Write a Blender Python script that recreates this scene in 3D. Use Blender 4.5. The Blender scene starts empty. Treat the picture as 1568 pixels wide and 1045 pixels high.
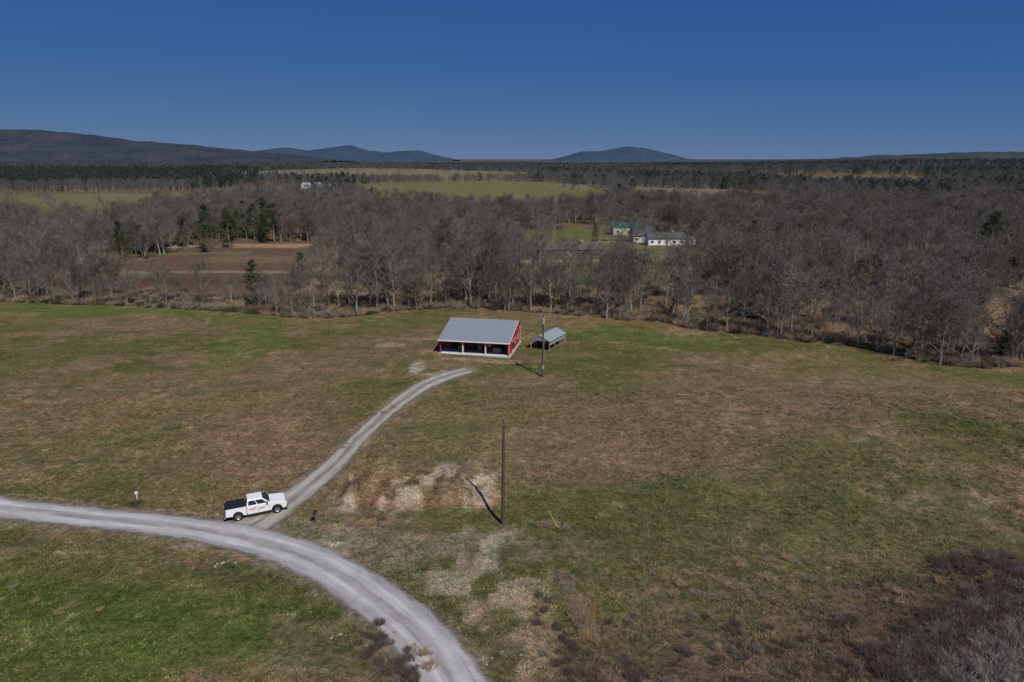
import bpy, bmesh, math, random
import numpy as np
from mathutils import Vector, Matrix
random.seed(7); rng=np.random.default_rng(11)
S=bpy.context.scene
# ------------------------------------------------------------------ helpers
def hsh(ix,iy,s):
    v=np.sin(ix*127.1+iy*311.7+s*74.7)*43758.5453
    return v-np.floor(v)
def vn(x,y,s=0):
    x=np.asarray(x,float);y=np.asarray(y,float)
    ix=np.floor(x);iy=np.floor(y);fx=x-ix;fy=y-iy
    fx=fx*fx*(3-2*fx);fy=fy*fy*(3-2*fy)
    a=hsh(ix,iy,s);b=hsh(ix+1,iy,s);c=hsh(ix,iy+1,s);d=hsh(ix+1,iy+1,s)
    return (a*(1-fx)+b*fx)*(1-fy)+(c*(1-fx)+d*fx)*fy
def fbm(x,y,sc,s=0,o=4):
    r=0;a=.5;t=0
    for i in range(o):
        r=r+a*vn(x/sc+i*17.3,y/sc-i*9.1,s+i);t+=a;a*=.5;sc/=2.03
    return r/t
def ss(a,b,x):
    t=np.clip((x-a)/(b-a),0,1);return t*t*(3-2*t)
def inpoly(x,y,P):
    r=np.zeros(np.shape(x),bool);n=len(P)
    for i in range(n):
        x1,y1=P[i];x2,y2=P[(i+1)%n]
        if y1==y2: continue
        c=((y1>y)!=(y2>y))&(x<(x2-x1)*(y-y1)/(y2-y1)+x1);r^=c
    return r
def pdist(x,y,L):
    d=np.full(np.shape(x),1e9)
    for (x1,y1),(x2,y2) in zip(L[:-1],L[1:]):
        dx,dy=x2-x1,y2-y1
        t=np.clip(((x-x1)*dx+(y-y1)*dy)/(dx*dx+dy*dy),0,1)
        d=np.minimum(d,np.hypot(x-x1-t*dx,y-y1-t*dy))
    return d
def smooth(L,n=10):
    out=[]
    for i in range(len(L)-1):
        p0=L[max(i-1,0)];p1=L[i];p2=L[i+1];p3=L[min(i+2,len(L)-1)]
        for k in range(n):
            t=k/n
            out.append(tuple(.5*((2*p1[j])+(-p0[j]+p2[j])*t+(2*p0[j]-5*p1[j]+4*p2[j]-p3[j])*t*t+(-p0[j]+3*p1[j]-3*p2[j]+p3[j])*t**3) for j in range(len(p1))))
    out.append(tuple(L[-1]));return out
# ------------------------------------------------------------------ layout (metres)
ROAD=smooth([(-95,71.5,3.8),(-65.8,66.8,3.8),(-53.3,64.2,3.7),(-44.1,62.5,3.7),(-35.4,60.9,3.8),(-28.1,59.1,4.0),(-21.5,56.4,4.2),(-16.5,53.3,4.3),(-11.6,49.2,4.4),(-7.9,45.3,4.5),(-5.3,41.7,4.5),(-3.9,39,4.6),(-2.6,35,4.6),(-1,29,4.4)])
DRIVE=smooth([(-27.0,58.4,4.0),(-25.2,61.8,4.1),(-23.9,65.2,3.7),(-22.4,70.2,3.4),(-21.0,76.3,2.9),(-19.9,83.4,2.5),(-18.4,89.7,2.5),(-16.2,96.7,2.8),(-13.6,102.8,3.4),(-10.6,107.4,3.8),(-7.4,110.3,3.0)])
TL=[(-400,215),(-260,190),(-129,169),(-111,166),(-93,163),(-74,157),(-61,154.3),(-49,150.3),(-39,151),(-28.3,157),(-16.4,161.4),(-7,160),(5.5,155.6),(17,150.3),(25.5,147),(33.6,144.6),(40.4,138.3),(48.7,134.4),(54,131),(62.5,127),(68.4,123.7),(72.6,118.1),(76,114.1),(83,113.5),(88.9,113.3),(110,120),(160,118),(300,110)]
TLx=np.array([p[0] for p in TL]);TLy=np.array([p[1] for p in TL])
def tly(x): return np.interp(x,TLx,TLy)
F1=[(-900,760),(-262,650),(-205,520),(-225,370),(-420,360),(-900,400)]
F2=[(-180,760),(-150,640),(-70,440),(-10,420),(60,450),(85,600),(60,930),(10,1000),(-90,900)]
F3=[(-560,1500),(-480,1100),(-220,940),(-60,960),(20,1060),(60,1600),(-200,1560)]
F4=[(110,740),(100,500),(195,470),(235,720)]
F5=[(-340,900),(-175,720),(-190,600),(-330,620)]
F6=[(420,1250),(400,900),(620,880),(700,1250)]
FB=[(-132,305),(-128,188),(-104,180),(-60,178),(-64,215),(-78,300)]
YD=[(-2,345),(0,205),(22,190),(52,205),(80,265),(84,320),(50,380)]
RC=[(92,128),(140,150),(190,200),(170,215),(118,168)]
LG=[(-240,300),(-215,215),(-180,225),(-185,300)]
FIELDS=[F1,F2,F3,F4,F5,F6,FB,YD,RC,LG]
BUMPS=[(-30,740,170,95,12),(-280,1300,330,200,17),(160,640,120,90,6),(800,1500,500,380,9),(1700,2600,800,450,20),(300,2700,900,420,2),(-420,560,160,120,4),(1900,1500,600,400,12)]
def hgt(x,y):
    x=np.asarray(x,float);y=np.asarray(y,float)
    h=.9*(fbm(x,y,38,3,2)-.5)+.34*(fbm(x,y,9,5,2)-.5)+.7*np.exp(-((x+5)/32)**2-((y-118)/22)**2)-1.0*np.exp(-((x-34)/22)**2-((y-60)/11)**2)+.6*np.exp(-((x-45)/30)**2-((y-92)/12)**2)-.8*np.exp(-((x+52)/22)**2-((y-92)/13)**2)
    r=np.minimum(pdist(x,y,[p[:2] for p in ROAD[::4]]),pdist(x,y,[p[:2] for p in DRIVE[::4]]))
    w=ss(2.2,5,r);gl=fbm(x*1.5,y*.5,1.7,93,3)
    bank=ss(63,67.0,y+1.6*(fbm(x,y,5,9)-.5)+2.0*(gl-.5))*(1-ss(72,95,y))*ss(-21.5,-16,x)*(1-ss(-4,2,x))*1.2
    h=h+bank*ss(2,6,r)
    h=h+w*.18*(fbm(x,y,2.4,41,2)-.5)*ss(170,120,y)
    h=h-.3*ss(2.2,3.6,r)*(1-ss(4,6.5,r))*(1-ss(70,80,y))
    far=ss(230,420,y)
    h=h+far*3.0*(fbm(x,y,260,12,3)-.5)*2
    for cx,cy,sx,sy,a in BUMPS: h=h+a*np.exp(-((x-cx)/sx)**2-((y-cy)/sy)**2)
    return h
def hz(x,y): return float(hgt(np.array([x]),np.array([y]))[0])
# ------------------------------------------------------------------ node helpers
def mat(name):
    m=bpy.data.materials.new(name);m.use_nodes=True
    nt=m.node_tree;b=nt.nodes['Principled BSDF'];b.inputs['Roughness'].default_value=.85
    b.inputs['Specular IOR Level'].default_value=.25
    return m,nt,b
def N(nt,t,**k):
    n=nt.nodes.new(t)
    for a,v in k.items(): setattr(n,a,v)
    return n
def noise(nt,vec,sc,det=4,rough=.55):
    n=N(nt,'ShaderNodeTexNoise');n.inputs['Scale'].default_value=sc;n.inputs['Detail'].default_value=det;n.inputs['Roughness'].default_value=rough
    if vec is not None: nt.links.new(vec,n.inputs['Vector'])
    return n.outputs['Fac']
def mr(nt,src,a,b,c,d):
    n=N(nt,'ShaderNodeMapRange');n.inputs[1].default_value=a;n.inputs[2].default_value=b;n.inputs[3].default_value=c;n.inputs[4].default_value=d
    nt.links.new(src,n.inputs[0]);return n.outputs[0]
def mth(nt,op,a,b):
    n=N(nt,'ShaderNodeMath',operation=op)
    for i,v in enumerate((a,b)):
        if isinstance(v,(int,float)): n.inputs[i].default_value=v
        else: nt.links.new(v,n.inputs[i])
    return n.outputs[0]
def mix(nt,fac,a,b,bt='MIX'):
    n=N(nt,'ShaderNodeMix',data_type='RGBA',blend_type=bt)
    for i,v in ((0,fac),(6,a),(7,b)):
        if isinstance(v,(int,float)): n.inputs[i].default_value=v
        elif isinstance(v,(tuple,list)): n.inputs[i].default_value=(*v[:3],1)
        else: nt.links.new(v,n.inputs[i])
    return n.outputs[2]
def geo_pos(nt): return N(nt,'ShaderNodeNewGeometry').outputs['Position']
def objc(nt): return N(nt,'ShaderNodeTexCoord').outputs['Object']
def bump(nt,b,src,st,dist):
    n=N(nt,'ShaderNodeBump');n.inputs['Strength'].default_value=st;n.inputs['Distance'].default_value=dist
    nt.links.new(src,n.inputs['Height']);nt.links.new(n.outputs[0],b.inputs['Normal'])
def simple(name,col,rough=.7,var=.15,sc=3,metal=0,spec=.3):
    m,nt,b=mat(name);b.inputs['Roughness'].default_value=rough;b.inputs['Metallic'].default_value=metal;b.inputs['Specular IOR Level'].default_value=spec
    f=noise(nt,objc(nt),sc,5)
    c=mix(nt,f,tuple(v*(1-var) for v in col),tuple(min(1,v*(1+var)) for v in col))
    nt.links.new(c,b.inputs['Base Color']);return m
def mesh_from(name,V,F,mats=(),mi=None,smooth_=False):
    me=bpy.data.meshes.new(name);me.from_pydata([tuple(v) for v in V],[],F);
    for m in mats: me.materials.append(m)
    if mi is not None: me.polygons.foreach_set('material_index',mi)
    if smooth_: me.polygons.foreach_set('use_smooth',[True]*len(F))
    me.update();return me
def obj(name,me,parent=None,loc=(0,0,0),rz=0):
    o=bpy.data.objects.new(name,me);S.collection.objects.link(o);o.location=loc;o.rotation_euler=(0,0,rz)
    if parent: o.parent=parent
    return o
def empty(name,loc,rz=0):
    o=bpy.data.objects.new(name,None);S.collection.objects.link(o);o.location=loc;o.rotation_euler=(0,0,rz);o.empty_display_size=.5;return o
def box(name,x0,x1,y0,y1,z0,z1,m,parent,bev=0):
    V=[(x0,y0,z0),(x1,y0,z0),(x1,y1,z0),(x0,y1,z0),(x0,y0,z1),(x1,y0,z1),(x1,y1,z1),(x0,y1,z1)]
    F=[(3,2,1,0),(4,5,6,7),(0,1,5,4),(1,2,6,5),(2,3,7,6),(3,0,4,7)]
    o=obj(name,mesh_from(name,V,F,[m]),parent)
    if bev:
        b=o.modifiers.new('b','BEVEL');b.width=bev;b.segments=2
    return o
# ------------------------------------------------------------------ ground
def axis(lo,hi,step,far0,far1,gr):
    mid=list(np.arange(lo,hi+step,step));s=step;a=[];x=mid[-1]
    while x<far1: s*=gr;x+=s;a.append(x)
    s=step;b=[];x=lo
    while x>far0: s*=gr;x-=s;b.append(x)
    return np.array(b[::-1]+mid+a)
gx=axis(-78,78,.55,-16000,16000,1.035);gy=axis(35,140,.55,-60,22000,1.022)
X,Y=np.meshgrid(gx,gy);Z=hgt(X,Y)
nx,ny=len(gx),len(gy)
G=np.array([.098,.108,.040]);B=np.array([.172,.132,.078]);BG=np.array([.095,.135,.036]);T=np.array([.31,.25,.17]);D=np.array([.42,.37,.305]);DB=np.array([.085,.062,.05]);OL=np.array([.138,.126,.060])
def lerp(C,col,m): return C*(1-m[...,None])+np.asarray(col)*m[...,None]
def zonecol(X,Y):
    C=np.zeros(X.shape+(3,))+OL
    n1=fbm(X,Y,30,21);n2=fbm(X,Y,7,22);n3=fbm(X,Y,2.2,23,3);n5=fbm(X*.55,Y,4,27,4)
    C=lerp(C,B,ss(.43,.60,.45*n1+.25*n2+.3*n5));C=lerp(C,G,ss(.53,.41,.4*n2+.4*fbm(X,Y,16,31)+.2*n5)*.75)
    def el(cx,cy,rx,ry,rot,col,st=1,wob=.9):
        nonlocal C
        c,s=math.cos(math.radians(rot)),math.sin(math.radians(rot))
        dx,dy=X-cx,Y-cy;u=(dx*c+dy*s)/rx;v=(-dx*s+dy*c)/ry
        d=np.sqrt(u*u+v*v)+wob*(fbm(X,Y,min(rx,ry)*.9+1,int(cx*3+cy)%97,5)-.5)+.8*(n5-.5)
        C=lerp(C,col,ss(1.15,.65,d)*st)
    el(-90,160,60,8,-8,BG,.85);el(-52,128,7,22,8,BG,.75);el(-95,120,30,20,0,G,.5);el(-70,95,30,12,-5,B,.5)
    el(-50,80,16,7,0,OL,.6);el(-40,100,12,22,20,B,.7);el(-24,128,14,14,0,B,.8);el(-33,84,9,13,15,[.195,.137,.09],.85)
    el(22,134,22,7,-12,BG,.6);el(12,112,10,9,0,G,.5);el(5,92,22,10,0,B,.7);el(-2,76,12,9,0,[.16,.137,.072],.7)
    el(14,78,18,9,0,[.19,.14,.09],.8);el(36,92,20,14,-10,[.187,.137,.09],.8);el(60,100,18,9,-10,[.195,.147,.098],.7)
    el(62,84,14,5,-15,G,.65);el(30,65,26,7,8,[.108,.118,.052],.7);el(46,76,16,8,0,OL,.7);el(18,53,14,6,0,OL,.6);el(40,58,16,5,10,[.14,.13,.064],.6)
    el(-45,50,28,9,-8,[.090,.114,.034],.8);el(-30,44,15,6,0,[.090,.120,.035],.8);el(-18,48,6,3,-30,G,.5);el(-36,54,14,3,-12,[.13,.128,.062],.5);el(-52,44,8,5,0,[.125,.128,.055],.4);el(-14,43,5,4,-30,[.15,.135,.085],.5)
    el(-8,57,12,3.0,0,[.21,.19,.155],.6);el(4,56,9,4,0,[.12,.118,.06],.55);el(2,50,5,5,0,G,.5)
    el(12,42,16,5,0,DB*1.6,.6);el(22,48,18,6,0,[.14,.11,.075],.6);el(34,47,11,8,20,DB*1.1,.8);el(48,44,14,12,0,DB*1.05,.85)
    el(20,40,12,4,0,DB*1.4,.7);el(-9,86,7,6,0,[.15,.137,.067],.6)
    st=fbm(X*1.5,Y*.5,1.7,93,3)
    m=ss(62.5,64.5,Y)*ss(74,68,Y)*ss(-20.5,-17,X)*ss(1,-4,X)
    C=lerp(C,[.225,.150,.095],m*.85)
    C=lerp(C,[.33,.25,.165],m*ss(.46,.62,.5*st+.25*n3+.25*n2)*.85);C=lerp(C,D*1.05,m*ss(.53,.62,.5*st+.5*n2)*.85);C=lerp(C,DB,m*ss(.45,.37,st)*.65)
    m=ss(13,6,np.hypot((X+11)/1.4,(Y-57.2)*2.4));C=lerp(C,D*.92,m*ss(.48,.60,.5*n3+.3*n2+.2*st)*.75)
    m=ss(6.5,2.5,np.hypot((X+3.2)*.9,(Y-50)*.55));C=lerp(C,D*.95,m*ss(.49,.61,.6*n3+.4*st)*.65)
    m=ss(5,2,np.hypot((X+0)*.8,(Y-44)*.5));C=lerp(C,T,m*ss(.45,.60,.5*n3+.5*st)*.6)
    m=ss(5,2,np.hypot(X+21,(Y-59.5)*1.3));C=lerp(C,[.20,.18,.13],m*.8)
    el(-16.2,111.5,1.7,4.5,0,D*1.0,.95,.6);el(-12,108.7,5,1.6,25,D*.9,.6);el(-23,126,3,1.6,0,T,.8);el(-6,116.2,9,1.4,-8,T,.6);el(-18,131,5,1,0,T,.6);el(4,117,5,2,-30,[.17,.13,.09],.7);el(-10,113,6,3,0,[.2,.165,.11],.6)
    rd=pdist(X,Y,[p[:2] for p in ROAD[::3]]);rr=pdist(X,Y,[p[:2] for p in DRIVE[::3]])
    C=lerp(C,[.20,.18,.145],ss(3.4,2.1,rd+1.6*(n3-.5))*.75);C=lerp(C,[.22,.19,.145],ss(3.0,1.2,rr+1.6*(n3-.5))*.7)
    C=lerp(C,G*.8,ss(1.2,.2,np.abs(rd-3.9))*.3)
    sp=fbm(X,Y,1.1,77,2);C=C*(.70+.38*sp+.28*n5)[...,None]
    C=lerp(C,T,ss(.61,.77,.6*sp+.4*n2)*.4)
    fo=ss(-3,4,Y-tly(X)+3*(n3-.5));lit=np.array([.135,.098,.068])
    C=lerp(C,lit*1.0,fo);C=lerp(C,[.26,.185,.115],fo*ss(.43,.60,n2)*.85*ss(300,200,Y))
    FC=[(F1,[.118,.132,.064]),(F2,[.122,.138,.066]),(F3,[.16,.145,.10]),(F4,[.20,.165,.115]),(F5,[.15,.14,.085]),(F6,[.14,.13,.09]),(FB,[.120,.085,.068]),(YD,[.115,.135,.052]),(RC,[.28,.195,.135]),(LG,[.11,.13,.055])]
    for P,c in FC:
        m=inpoly(X+8*(n2-.5),Y+8*(n1-.5),P).astype(float)
        q=fbm(X,Y,70,55)
        C=lerp(C,np.array(c),m*(.85+.15*n1));C=lerp(C,[.18,.155,.10],m*ss(.48,.65,q)*.5)
    def bx(x0,x1,y0,y1,c,e=1.5):
        nonlocal C
        m=ss(x0-e,x0+e,X+2*(n3-.5))*ss(x1+e,x1-e,X)*ss(y0-e,y0+e,Y+3*(n3-.5))*ss(y1+e,y1-e,Y);C=lerp(C,c,m)
    bx(-122,-84,277,292,[.32,.22,.14],2.5);bx(-143,-131,274,288,[.34,.32,.28],2);bx(-146,-70,213.5,217.5,[.22,.20,.175],.8);bx(-130,-75,192,206,[.095,.064,.05],4)
    bx(-110,-70,236,252,[.16,.12,.085],4);bx(2,38,236,241,[.34,.30,.25],1.2);bx(38,54,300,306,[.33,.30,.26],1);bx(-146,-100,255,262,[.15,.14,.08],3)
    C=lerp(C,[.085,.092,.098],ss(1500,2600,Y))  # far ground fades to bluish grey, aerial haze put into the colour
    return C
C=zonecol(X,Y)
me=bpy.data.meshes.new('ground')
V=np.stack([X,Y,Z],-1).reshape(-1,3)
i=np.arange(nx*ny).reshape(ny,nx);Q=np.stack([i[:-1,:-1],i[:-1,1:],i[1:,1:],i[1:,:-1]],-1).reshape(-1,4)
me.vertices.add(len(V));me.vertices.foreach_set('co',V.ravel())
me.loops.add(Q.size);me.loops.foreach_set('vertex_index',Q.ravel())
me.polygons.add(len(Q));me.polygons.foreach_set('loop_start',np.arange(0,Q.size,4));me.polygons.foreach_set('loop_total',np.full(len(Q),4))
me.update();me.validate();me.polygons.foreach_set('use_smooth',np.ones(len(Q),bool))
a=me.attributes.new('zone','FLOAT_COLOR','POINT');a.data.foreach_set('color',np.concatenate([C.reshape(-1,3),np.ones((len(V),1))],1).ravel().astype(np.float32))
m,nt,b=mat('field_grass');b.inputs['Roughness'].default_value=1;b.inputs['Specular IOR Level'].default_value=.05
at=N(nt,'ShaderNodeAttribute',attribute_name='zone').outputs['Color'];p=geo_pos(nt)
mp=N(nt,'ShaderNodeMapping');mp.inputs['Rotation'].default_value=(0,0,.35);mp.inputs['Scale'].default_value=(.12,1.3,1);nt.links.new(p,mp.inputs[0])
n0=noise(nt,mp.outputs[0],.9,4,.6)
n1=noise(nt,p,.35,7,.7);n2=noise(nt,p,1.9,5,.75);n3=noise(nt,p,7,4,.75)
c=mix(nt,1,at,mix(nt,mr(nt,n1,.34,.66,0,1),(.70,.84,.64),(1.34,1.15,1.2)),'MULTIPLY')
c=mix(nt,1,c,mix(nt,mr(nt,n0,.35,.65,0,1),(.88,.92,.86),(1.12,1.08,1.1)),'MULTIPLY')
c=mix(nt,1,c,mix(nt,mr(nt,n2,.38,.62,0,1),(.60,.68,.52),(1.47,1.32,1.43)),'MULTIPLY')
c=mix(nt,1,c,mix(nt,mr(nt,n3,.34,.66,0,1),(.58,.60,.54),(1.48,1.43,1.45)),'MULTIPLY')
nt.links.new(c,b.inputs['Base Color']);bump(nt,b,mth(nt,'ADD',n2,mth(nt,'MULTIPLY',n3,.5)),1.0,.28)
me.materials.append(m);obj('ground',me)
# ------------------------------------------------------------------ roads
def strip(name,L,m,off,wext=.35):
    L=[tuple(q) for q in L];V=[];F=[];A=[];W=11
    pts=[]
    for (x1,y1,w1),(x2,y2,w2) in zip(L[:-1],L[1:]):
        k=max(1,int(math.hypot(x2-x1,y2-y1)/.5))
        for j in range(k): t=j/k;pts.append((x1+(x2-x1)*t,y1+(y2-y1)*t,w1+(w2-w1)*t))
    pts.append(L[-1]);s=0
    for k,(x,y,w) in enumerate(pts):
        a=pts[max(k-2,0)];c=pts[min(k+2,len(pts)-1)];dx,dy=c[0]-a[0],c[1]-a[1];l=math.hypot(dx,dy);nx_,ny_=dy/l,-dx/l
        if k: s+=math.hypot(x-pts[k-1][0],y-pts[k-1][1])
        for j in range(W):
            u=(j/(W-1)*2-1);d=u*(w/2+wext);V.append((x+nx_*d,y+ny_*d,0));A.append((d,s,w/2))
    n=len(pts);va=np.array(V);va[:,2]=hgt(va[:,0],va[:,1])+off
    F=[(k*W+j,k*W+j+1,(k+1)*W+j+1,(k+1)*W+j) for k in range(n-1) for j in range(W-1)]
    me=mesh_from(name,va,F,[m],smooth_=True)
    a=me.attributes.new('rc','FLOAT_VECTOR','POINT');a.data.foreach_set('vector',np.array(A,np.float32).ravel())
    return obj(name,me)
def gravel(name,c1,c2,crown,track):
    m,nt,b=mat(name);b.inputs['Roughness'].default_value=.95
    at=N(nt,'ShaderNodeAttribute',attribute_name='rc').outputs['Vector'];sx=N(nt,'ShaderNodeSeparateXYZ');nt.links.new(at,sx.inputs[0])
    p=geo_pos(nt);big=noise(nt,p,.5,5,.65);fine=noise(nt,p,5,6,.8);st=N(nt,'ShaderNodeMapping');st.inputs['Scale'].default_value=(1.6,.12,1);nt.links.new(at,st.inputs[0]);streak=noise(nt,st.outputs[0],1.5,4,.6)
    base=mix(nt,mr(nt,fine,.3,.7,0,1),c1,c2)
    ad=mth(nt,'ABSOLUTE',sx.outputs[0],0)
    tr=mth(nt,'ABSOLUTE',mth(nt,'SUBTRACT',ad,.85),0);trm=mr(nt,mth(nt,'ADD',tr,mth(nt,'MULTIPLY',mth(nt,'SUBTRACT',big,.5),.6)),.1,.6,1,0)
    base=mix(nt,mth(nt,'MULTIPLY',trm,.6),base,track)
    cm=mr(nt,mth(nt,'ADD',ad,mth(nt,'MULTIPLY',mth(nt,'SUBTRACT',streak,.5),.9)),.1,.5,.55,0)
    base=mix(nt,cm,base,crown)
    base=mix(nt,1,base,mix(nt,mr(nt,streak,.3,.7,0,1),(.72,.71,.70),(1.15,1.15,1.15)),'MULTIPLY')
    base=mix(nt,1,base,mix(nt,mr(nt,big,.35,.65,0,1),(.84,.83,.80),(1.13,1.13,1.13)),'MULTIPLY')
    nt.links.new(base,b.inputs['Base Color']);bump(nt,b,fine,.5,.05)
    edge=mth(nt,'SUBTRACT',ad,sx.outputs[2])
    e2=mth(nt,'ADD',edge,mth(nt,'ADD',mth(nt,'MULTIPLY',mth(nt,'SUBTRACT',big,.5),1.5),mth(nt,'MULTIPLY',mth(nt,'SUBTRACT',fine,.5),1.2)))
    al=mr(nt,e2,-.35,.10,1,0);nt.links.new(al,b.inputs['Alpha']);return m
strip('gravel_driveway',DRIVE,gravel('driveway_gravel',(.24,.22,.18),(.40,.37,.32),(.19,.165,.115),(.47,.44,.39)),.035)
strip('gravel_road',ROAD,gravel('road_gravel',(.29,.275,.27),(.46,.44,.43),(.27,.25,.235),(.56,.54,.53)),.05)
# ------------------------------------------------------------------ vegetation shapes
def barkmat(name,a,b_,sc=1):
    m,nt,b=mat(name);r=N(nt,'ShaderNodeObjectInfo').outputs['Random'];f=noise(nt,objc(nt),2.5*sc,4)
    c=mix(nt,mth(nt,'MULTIPLY',mth(nt,'ADD',r,f),.5),a,b_);nt.links.new(c,b.inputs['Base Color']);b.inputs['Roughness'].default_value=.95;b.inputs['Specular IOR Level'].default_value=.1;return m
BARK=barkmat('bark',(.09,.075,.060),(.40,.365,.31));TWIG=barkmat('twigs',(.065,.054,.046),(.225,.20,.175));FTWIG=barkmat('far_twigs',(.080,.075,.073),(.170,.160,.156))
FT2=barkmat('haze_tinted_twigs',(.086,.090,.100),(.132,.136,.146))  # paler bluish base colour stands in for aerial haze
def perp(d):
    a=Vector((random.gauss(0,1),random.gauss(0,1),random.gauss(0,1)));p=d.cross(a)
    return p.normalized() if p.length>1e-6 else Vector((1,0,0))
class MB:
    def __init__(s): s.V=[];s.F=[];s.M=[]
    def tube(s,p0,p1,r0,r1,n,mi=0):
        d=(p1-p0).normalized();a=d.orthogonal().normalized();b=d.cross(a);k=len(s.V)
        for p,r in ((p0,r0),(p1,r1)):
            for j in range(n):
                t=2*math.pi*j/n;s.V.append(p+a*(r*math.cos(t))+b*(r*math.sin(t)))
        for j in range(n): s.F.append((k+j,k+(j+1)%n,k+n+(j+1)%n,k+n+j));s.M.append(mi)
    def tri(s,a,b,c,mi=1): k=len(s.V);s.V+= [a,b,c];s.F.append((k,k+1,k+2));s.M.append(mi)
    def twig(s,p,d,l,w,mi=1):
        q=perp(d)*w*.5;s.tri(p-q,p+q,p+d*l,mi)
def bare_tree(seed,H,limbs,n2,n3,n4,tw,spread=.45,thick=1,mats=None,sides=6):
    random.seed(seed);g=MB()
    def br(p,d,L,r,lv):
        seg=3 if lv<3 else 1;pts=[p]
        for k in range(seg):
            d=(d+Vector((random.gauss(0,.16),random.gauss(0,.16),random.gauss(0,.1)+.06))).normalized()
            q=p+d*(L/seg);r1=r*(1-.8*(k+1)/seg) if lv else r
            g.tube(p,q,r*(1-.8*k/seg),r1 if lv else r,3 if lv>1 else 4,0 if lv<2 else 1);p=q;pts.append(p)
        cnt={1:n2,2:n3,3:n4}[lv]
        for k in range(cnt):
            t=random.uniform(.22,1)**.8*seg;i=min(int(t),seg-1);f=t-i;o=pts[i].lerp(pts[i+1],f)
            nd=(d*random.uniform(.5,1)+perp(d)*random.uniform(.5,1)+Vector((0,0,.25))).normalized()
            if lv<3: br(o,nd,L*random.uniform(.38,.62),max(r*.5,tw*.45),lv+1)
            else: g.twig(o,nd,L*random.uniform(.6,1.3),tw)
    p=Vector((0,0,-.3));d=Vector((0,0,1));n=7;r=.018*H*thick;pts=[p];ht=H*.72
    for k in range(n):
        d=(d+Vector((random.gauss(0,.06),random.gauss(0,.06),.1))).normalized();q=p+d*(ht/n)
        g.tube(p,q,r*(1-.85*k/n),r*(1-.85*(k+1)/n),sides);p=q;pts.append(p)
    for k in range(limbs):
        t=(.25+.75*(k+random.random())/limbs)*n;i=min(int(t),n-1);o=pts[i].lerp(pts[i+1],t-i)
        an=k*2.4+random.uniform(-.5,.5);rel=t/n
        nd=Vector((math.cos(an),math.sin(an),.35+rel*1.3+random.uniform(-.2,.3))).normalized()
        br(o,nd,H*spread*(1.15-.55*rel)*random.uniform(.75,1.1),r*.5*(1-.6*rel),1)
    return mesh_from('bare_tree_shape',g.V,g.F,mats or [BARK,TWIG],g.M)
def leafmat(name,a,b_):
    m,nt,b=mat(name);r=N(nt,'ShaderNodeObjectInfo').outputs['Random'];f=noise(nt,objc(nt),1.3,3)
    c=mix(nt,mth(nt,'ADD',mth(nt,'MULTIPLY',r,.5),mth(nt,'MULTIPLY',f,.5)),a,b_);nt.links.new(c,b.inputs['Base Color']);b.inputs['Specular IOR Level'].default_value=.1;return m
NEED=leafmat('needles',(.022,.040,.018),(.062,.082,.034));FNEED=leafmat('far_needles',(.032,.052,.042),(.055,.074,.058))  # far set tinted bluish, aerial haze painted into the needle colour
def pine(seed,H,R,nb,nl,ls,low=.15,nm=None):
    random.seed(seed);g=MB();g.tube(Vector((0,0,-.3)),Vector((0,0,H*.5)),.02*H,.012*H,6);g.tube(Vector((0,0,H*.5)),Vector((0,0,H*.97)),.012*H,.02,5)
    for k in range(nb):
        t=low+(1-low)*(k+random.random())/nb;an=random.random()*6.283
        env=(math.sin(min(1,(1-t)/(1-low)*1.15+.08)*math.pi*.62))*R*random.uniform(.55,1.1)
        o=Vector((0,0,H*t*.97));d=Vector((math.cos(an),math.sin(an),random.uniform(-.05,.45))).normalized()
        e=o+d*env;g.tube(o,e,.045,.015,3)
        for j in range(nl):
            f=random.uniform(.25,1.05);c=o.lerp(e,f)+Vector((random.gauss(0,1),random.gauss(0,1),random.gauss(0,.55)))*R*.13
            dd=Vector((random.gauss(0,1),random.gauss(0,1),random.gauss(0,.6)+.2)).normalized();g.twig(c,dd,ls*random.uniform(.7,1.4),ls*random.uniform(.35,.6),1)
    return mesh_from('pine_shape',g.V,g.F,[BARK,nm or NEED],g.M)
def bush(seed,R,n,tw,mats):
    random.seed(seed);g=MB()
    for k in range(n):
        an=random.random()*6.283;rr=R*.35*math.sqrt(random.random());p=Vector((rr*math.cos(an),rr*math.sin(an),-.05));d=Vector((math.cos(an)*random.random(),math.sin(an)*random.random(),random.uniform(.5,1.2))).normalized()
        L=R*random.uniform(.6,1.1);g.twig(p,d,L,tw*1.6,0)
        for j in range(6):
            o=p+d*L*random.uniform(.3,.95);g.twig(o,(d+perp(d)*.9).normalized(),L*random.uniform(.25,.5),tw,1)
    return mesh_from('bush_shape',g.V,g.F,mats,g.M)
def coll(name,meshes):
    c=bpy.data.collections.new(name)
    for k,me in enumerate(meshes):
        o=bpy.data.objects.new('%s_%02d'%(name,k),me);c.objects.link(o)
    return c
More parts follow.
